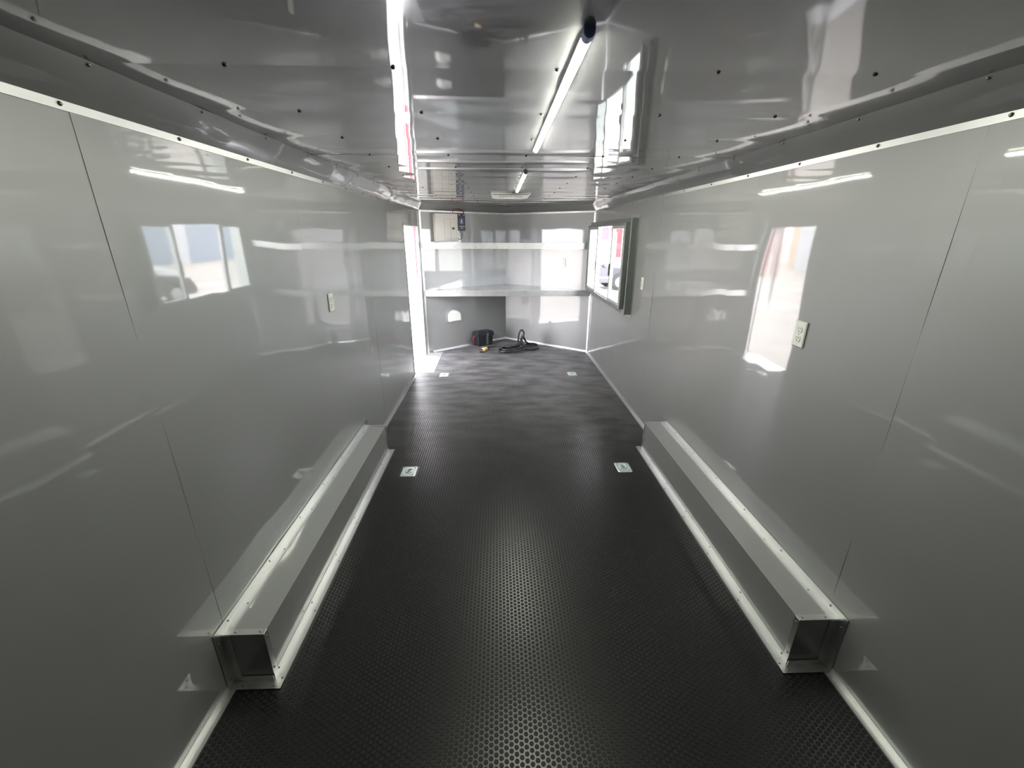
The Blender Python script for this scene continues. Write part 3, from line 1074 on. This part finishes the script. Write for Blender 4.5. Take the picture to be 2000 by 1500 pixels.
# black surge module beside it
p = on_nose(-0.706, False, 0.002)
r = empty('surge_module', (p.x, p.y, 1.752), angL)
tag(r, 'small black electrical module with blue hexagon emblem beside breaker panel', 'electrical module')
MB().box(-0.066, 0.066, -0.06, 0, 0, 0.236).build('case', 'black_gloss', r, bevel=0.006)
hexo = [(0.052 * math.sin(math.pi * k / 3), 0.135 + 0.052 * math.cos(math.pi * k / 3)) for k in range(6)][::-1]
hexi = [(0.043 * math.sin(math.pi * k / 3), 0.135 + 0.043 * math.cos(math.pi * k / 3)) for k in range(6)][::-1]
e_ = MB().add([(a, -0.0608, b) for a, b in hexo] + [(a, -0.0608, b) for a, b in hexi], [(i, (i + 1) % 6, 6 + (i + 1) % 6, 6 + i) for i in range(6)]).build('emblem', 'blue_print', r)
g = MB()
for (a, b, cx, cz) in ((0.014, 0.011, 0.0, 0.150), (0.017, 0.011, 0.0, 0.128)):
    n = 16
    vs = [(cx + a * math.cos(2 * math.pi * k / n), -0.061, cz + b * math.sin(2 * math.pi * k / n)) for k in range(n)]
    vs += [(cx + a * 0.55 * math.cos(2 * math.pi * k / n), -0.061, cz + b * 0.45 * math.sin(2 * math.pi * k / n)) for k in range(n)]
    g.add(vs, [(i, (i + 1) % n, n + (i + 1) % n, n + i) for i in range(n)])
g.box(-0.022, 0.022, -0.0612, -0.0607, 0.107, 0.113)
g.build('emblem_figure', 'white_print', e_)
tx = MB()
x = -0.042
while x < 0.04:
    wdt = random.uniform(0.004, 0.008)
    tx.box(x, x + wdt, -0.0612, -0.0607, 0.058, 0.066)
    x += wdt + 0.002
x = -0.02
while x < 0.02:
    wdt = random.uniform(0.004, 0.008)
    tx.box(x, x + wdt, -0.0612, -0.0607, 0.036, 0.043)
    x += wdt + 0.002
tx.build('printed_lettering', 'white_print', r)
MB().box(-0.052, -0.024, -0.0612, -0.0600, 0.214, 0.224).build('label_sticker', 'white_print', r)
MB().box(0.040, 0.050, -0.0612, -0.0600, 0.205, 0.222).build('indicator_window', 'white_print', r)
MB().tube(catmull([(0.045, -0.035, 0.232), (0.035, -0.05, 0.275), (-0.02, -0.055, 0.302), (-0.09, -0.05, 0.302), (-0.13, -0.05, 0.285), (-0.14, -0.045, 0.242)], 6), 0.0045, 6).build('wire', 'red_wire', r, smooth=True)
MB().tube(catmull([(0.050, -0.040, 0.232), (0.045, -0.055, 0.268), (0.0, -0.06, 0.290), (-0.07, -0.055, 0.306)], 6), 0.004, 6).build('wire', 'cable', r, smooth=True)
for k, (dx, dz) in enumerate(((-0.030, 0.0), (-0.005, -0.012), (0.015, -0.02))):
    MB().tube(catmull([(dx - 0.01, -0.03, 0.004), (dx + 0.005, -0.035, -0.045), (dx - 0.01, -0.04, -0.085 + dz), (dx - 0.045, -0.04, -0.105 + dz), (-0.066, -0.04, -0.098)], 6), 0.004, 6).build('wire', 'white_plastic' if k == 0 else 'cable', r, smooth=True)

# ------------------------------------------------------------------ battery box
u = Vector((0.285, 0.145)).normalized()
ang = math.atan2(u.y, u.x) + 0.13
r = empty('battery_box', (-0.462, 6.594, 0.0012), ang)
tag(r, 'black plastic battery box with lid and grey strap on floor', 'battery box')
bw, bd, bh = 0.285, 0.165, 0.185
vs = [(0.012, 0.008, 0), (bw - 0.012, 0.008, 0), (bw - 0.012, bd - 0.008, 0), (0.012, bd - 0.008, 0), (0.004, 0.003, bh), (bw - 0.004, 0.003, bh), (bw - 0.004, bd - 0.003, bh), (0.004, bd - 0.003, bh)]
MB().add(vs, [(3, 2, 1, 0), (4, 5, 6, 7), (0, 1, 5, 4), (1, 2, 6, 5), (2, 3, 7, 6), (3, 0, 4, 7)]).build('body', 'black_plastic', r, bevel=0.006)
lid = MB().cbox(-0.008, bw + 0.008, -0.008, bd + 0.008, bh - 0.03, bh + 0.045, 0.02).build('lid', 'black_plastic', r, bevel=0.003)
MB().box(-0.0095, -0.006, 0.03, 0.055, bh - 0.02, bh - 0.006).build('vent_hole', 'dark_slot', lid)
for yy in (0.05, 0.11):
    MB().box(0.004, 0.014, yy - 0.006, yy + 0.006, 0.01, bh - 0.04).build('side_rib', 'black_plastic', r)
sx0, sx1 = 0.150, 0.186
st = MB().box(sx0, sx1, -0.0115, -0.0085, bh - 0.03, bh + 0.018).box(sx0, sx1, -0.002, 0.002, 0.012, bh - 0.03).box(sx0, sx1, 0.0, bd, bh + 0.045, bh + 0.048)
st.add([(sx0, -0.0115, bh + 0.017), (sx1, -0.0115, bh + 0.017), (sx1, 0.018, bh + 0.048), (sx0, 0.018, bh + 0.048)], [(0, 1, 2, 3)])
st.build('strap', 'strap', r)
MB().box(sx0 - 0.006, sx1 + 0.006, 0.04, 0.085, bh + 0.046, bh + 0.062).build('buckle', 'black_plastic', r, bevel=0.005)
MB().box(0.07, 0.14, 0.05, 0.10, bh + 0.044, bh + 0.056).build('lid_grip', 'black_plastic', r, bevel=0.006)
MB().tube(catmull([(-0.004, 0.085, bh - 0.02), (-0.03, 0.09, bh - 0.04), (-0.038, 0.10, 0.09), (-0.02, 0.11, 0.03), (0.006, 0.12, 0.03)], 6), 0.006, 6).build('wire', 'red_wire', r, smooth=True)
MB().tube(catmull([(-0.004, 0.105, bh - 0.02), (-0.04, 0.11, bh - 0.05), (-0.046, 0.115, 0.08), (-0.025, 0.12, 0.015), (0.006, 0.125, 0.02)], 6), 0.005, 6).build('wire', 'cable', r, smooth=True)

# ------------------------------------------------------------------ power cord
r = empty('power_cord', (0.05, 6.35, 0))
tag(r, 'thick black power cord coiled on floor with yellow plug', 'power cord')
O = Vector(r.location)
CRr = 0.0138
Z0 = CRr + 0.0012
pts = [(-0.335, 6.375, 0.032), (-0.27, 6.45, 0.036), (-0.17, 6.49, 0.036), (-0.06, 6.42, 0.045), (0.04, 6.35, 0.066), (0.13, 6.36, 0.085),
       (0.205, 6.42, 0.14), (0.245, 6.46, 0.205), (0.252, 6.47, 0.262), (0.222, 6.475, 0.298), (0.185, 6.475, 0.262), (0.168, 6.47, 0.17),
       (0.17, 6.46, 0.08), (0.19, 6.42, 0.045)]
cx, cy = 0.035, 6.34
for k in range(23):
    a = 0.35 - k * 0.56
    rr = 0.205 - 0.0035 * k + 0.012 * math.sin(k * 1.7)
    z = Z0 + 0.020 * (0.5 + 0.5 * math.sin(k * 0.56 + 0.8)) + (0.026 if k > 11 else 0)
    pts.append((cx + rr * math.cos(a), cy + rr * 0.86 * math.sin(a), z))
pts += [(0.20, 6.40, 0.09), (0.222, 6.46, 0.165), (0.235, 6.49, 0.20), (0.262, 6.50, 0.16), (0.29, 6.54, 0.10), (0.34, 6.60, 0.05)]
c2 = (0.365, 6.47)
for k in range(13):
    a = 1.6 - k * 0.62
    z = Z0 + 0.018 * (0.5 + 0.5 * math.sin(k * 0.62)) + (0.02 if k > 7 else 0)
    pts.append((c2[0] + (0.135 - 0.003 * k) * math.cos(a), c2[1] + 0.15 * math.sin(a), z))
pts += [(0.27, 6.42, 0.05), (0.22, 6.44, 0.11), (0.205, 6.50, 0.15), (0.235, 6.53, 0.10), (0.25, 6.50, 0.04), (0.23, 6.43, 0.03)]
cv_ = [Vector(q) - O for q in catmull(pts, 6)]
for q in cv_:
    q.z = max(q.z, Z0)
MB().tube(cv_, CRr, 8).build('cable', 'cable', r, smooth=True)
e0 = Vector((-0.335, 6.375, 0.032)) - O
d = (Vector((-0.47, 6.165, 0.030)) - Vector((-0.335, 6.375, 0.032))).normalized()
MB().cyl(e0 - d * 0.01, e0 + d * 0.05, 0.024, 14, 0.028).build('plug_collar', 'yellow', r, smooth=False, bevel=0.004)
MB().cyl(e0 + d * 0.045, e0 + d * 0.062, 0.0295, 14).build('plug_ring', 'yellow', r)
MB().cyl(e0 + d * 0.06, e0 + d * 0.135, 0.029, 14, 0.0295).build('plug_body', 'clear_pl', r, bevel=0.004)
MB().cyl(e0 + d * 0.133, e0 + d * 0.165, 0.0298, 14).build('plug_face', 'black_plastic', r)
sd = d.cross(Vector((0, 0, 1))).normalized()
for s in (-1, 1):
    c = e0 + d * 0.19 + sd * 0.014 * s
    o = MB().box(-0.003, 0.003, -0.028, 0.028, -0.008, 0.008).build('blade', 'brass', r)
    o.location = c
    o.rotation_euler = (0, 0, math.atan2(d.y, d.x) - math.pi / 2)
MB().tube([e0 + d * 0.15 + Vector((0, 0, -0.0)) - sd * 0.03, e0 + d * 0.175 - sd * 0.055 + Vector((0, 0, 0.014)), e0 + d * 0.20 - sd * 0.05 + Vector((0, 0, 0.018))], 0.006, 6).build('plug_tab', 'brass', r)

# ------------------------------------------------------------------ outside
GZ = -0.56
g = MB().box(-70, 70, -60, 110, GZ - 0.3, GZ).build('ground', 'concrete')
tag(g, 'pale concrete yard outside the trailer', 'ground', kind='structure')


def car(loc, rz, paint, label, pickup=False):
    """heading +x, origin at ground centre"""
    r = empty('car', loc, rz)
    tag(r, label, 'car', 'parked vehicles outside')
    # lower body from side profile
    prof = [(-2.25, 0.30), (-2.30, 0.62), (-2.22, 0.98), (-0.9, 1.02), (0.85, 1.0), (1.6, 0.94), (2.15, 0.82), (2.30, 0.60), (2.28, 0.30)]
    ws = {0.30: 0.86, 0.62: 0.90}
    hwid = [0.84, 0.88, 0.86, 0.88, 0.88, 0.86, 0.80, 0.80, 0.80]
    n = len(prof)
    vs = [(x, -h, z) for (x, z), h in zip(prof, hwid)] + [(x, h, z) for (x, z), h in zip(prof, hwid)]
    fs = [tuple(range(n)), tuple(range(2 * n - 1, n - 1, -1))] + [((i + 1) % n, i, n + i, n + (i + 1) % n) for i in range(n)]
    MB().add(vs, fs).build('body', paint, r, bevel=0.05, segs=3)
    # cabin
    lo = [(-2.0 if not pickup else -0.95, 1.0), (1.0, 1.0)]
    hi = [(-1.55 if not pickup else -0.75, 1.50), (0.15, 1.50)]
    q = [(lo[0][0], 0.80, 1.0), (lo[1][0], 0.80, 0.99), (hi[1][0], 0.62, 1.50), (hi[0][0], 0.62, 1.48)]
    vs = [(x, -y, z) for x, y, z in q] + q
    cab = MB().add(vs, [(0, 1, 2, 3), (7, 6, 5, 4), (1, 0, 4, 5), (2, 1, 5, 6), (3, 2, 6, 7), (0, 3, 7, 4)]).build('cabin', paint, r, bevel=0.04)

    def lerpq(P, a, b):
        p00, p10, p11, p01 = [Vector(v) for v in P]
        return (p00.lerp(p10, a)).lerp(p01.lerp(p11, a), b)

    def glass(P, a0, a1, b0, b1, off, nm):
        c = [lerpq(P, a0, b0), lerpq(P, a1, b0), lerpq(P, a1, b1), lerpq(P, a0, b1)]
        nn = (c[1] - c[0]).cross(c[3] - c[0]).normalized()
        c2 = [v + nn * off for v in c]
        c1 = [v - nn * 0.01 for v in c]
        MB().add(c1 + c2, [(4, 5, 6, 7), (0, 1, 5, 4), (1, 2, 6, 5), (2, 3, 7, 6), (3, 0, 4, 7)]).build(nm, 'car_glass', cab)
    L_ = [vs[i] for i in (0, 1, 2, 3)]
    R_ = [vs[i] for i in (5, 4, 7, 6)]
    glass(L_, 0.06, 0.5, 0.15, 0.9, 0.006, 'side_window')
    glass(L_, 0.53, 0.93, 0.15, 0.9, 0.006, 'side_window')
    glass(R_, 0.5, 0.94, 0.15, 0.9, 0.006, 'side_window')
    glass(R_, 0.07, 0.47, 0.15, 0.9, 0.006, 'side_window')
    glass([vs[1], vs[5], vs[6], vs[2]], 0.06, 0.94, 0.08, 0.92, 0.006, 'windscreen')
    glass([vs[4], vs[0], vs[3], vs[7]], 0.08, 0.92, 0.15, 0.9, 0.006, 'rear_window')
    for x in (-1.4, 1.42):
        for s in (-1, 1):
            wv = MB().cyl((x, s * 0.70, 0.34), (x, s * 0.90, 0.34), 0.34, 24).build('wheel', 'tyre', r, bevel=0.03)
            MB().cyl((x, s * 0.895, 0.34), (x, s * 0.915, 0.34), 0.22, 16, 0.19).build('rim', 'rim', wv)
    for s in (-1, 1):
        MB().box(0.62, 0.80, s * 0.86, s * 1.04, 0.98, 1.12).build('door_mirror', paint, r, bevel=0.03)
        MB().box(-2.32, -2.24, s * 0.55, s * 0.84, 0.72, 0.90).build('tail_lamp', 'red_lamp', r, bevel=0.01)
        MB().box(2.18, 2.29, s * 0.45, s * 0.78, 0.62, 0.76).build('head_lamp', 'lamp_clear', r, bevel=0.01)
    MB().box(-0.1, 0.9, -0.905, -0.885, 0.50, 0.57).build('side_stripe', 'car_white', r)
    MB().box(2.28, 2.33, -0.8, 0.8, 0.34, 0.56).build('bumper', 'black_plastic', r, bevel=0.02)
    MB().box(-2.35, -2.29, -0.8, 0.8, 0.34, 0.56).build('bumper', 'black_plastic', r, bevel=0.02)
    MB().cyl((0.9, -0.75, 1.0), (1.55, -0.75, 1.85), 0.012, 6, 0.006).build('antenna', 'black_plastic', r)
    return r


car((3.55, 19.0, GZ), 0.10, 'car_dark', 'dark grey car with white stripe seen through the right window')
car((13.2, 17.5, GZ), 2.4, 'car_white', 'white car parked farther out beyond the right window')
car((9.6, 13.5, GZ), 2.0, 'car_dark', 'dark car parked at an angle beyond the right window')
car((-9.5, 11.5, GZ), -1.35, 'car_dark', 'dark car parked outside the left doorway')


def building(loc, rz, w, d, h, wallm, doorm, label, nd, band):
    r = empty('building', loc, rz)
    tag(r, label, 'building')
    MB().box(-w / 2, w / 2, 0, d, 0, h).build('wall', wallm, r)
    MB().box(-w / 2 - 0.3, w / 2 + 0.3, -0.4, d + 0.3, h, h + 0.35).build('roof', 'bldg_white', r)
    MB().box(-w / 2, w / 2, -0.10, 0.0, h - 1.2, h - 0.3).build('fascia_band', band, r)
    for k in range(nd):
        x = -w / 2 + (k + 0.5) * w / nd
        dd = MB().box(x - w / nd * 0.32, x + w / nd * 0.32, -0.07, 0.0, 0, h * 0.58).build('roll_door', doorm, r)
        for j in range(5):
            MB().box(x - w / nd * 0.31, x + w / nd * 0.31, -0.09, -0.07, h * 0.58 * j / 5 + 0.05, h * 0.58 * (j + 1) / 5 - 0.05).build('slat', doorm, dd)
    return r


building((26, 31, GZ), -0.75, 34, 10, 5.2, 'bldg_white', 'bldg_blue', 'long white workshop with blue roll doors beyond the window', 9, 'bldg_white')
building((8.2, 46, GZ), -0.1, 9, 8, 4.3, 'red_panel', 'bldg_white', 'red fronted building far behind the dark car', 3, 'red_panel')
building((-22, 16, GZ), 1.25, 30, 10, 5.0, 'peach', 'bldg_white', 'peach stucco building outside the left doorway', 6, 'peach')
# small red sign on a post
r = empty('sign', (6.52, 26.5, GZ))
tag(r, 'small red sign board on a post seen through open window gap', 'sign')
MB().cyl((0, 0, 0), (0, 0, 2.9), 0.05, 8).build('post', 'zinc_dark', r)
MB().box(-0.50, 0.03, -0.04, 0.04, 1.98, 2.52).build('board', 'red_panel', r)
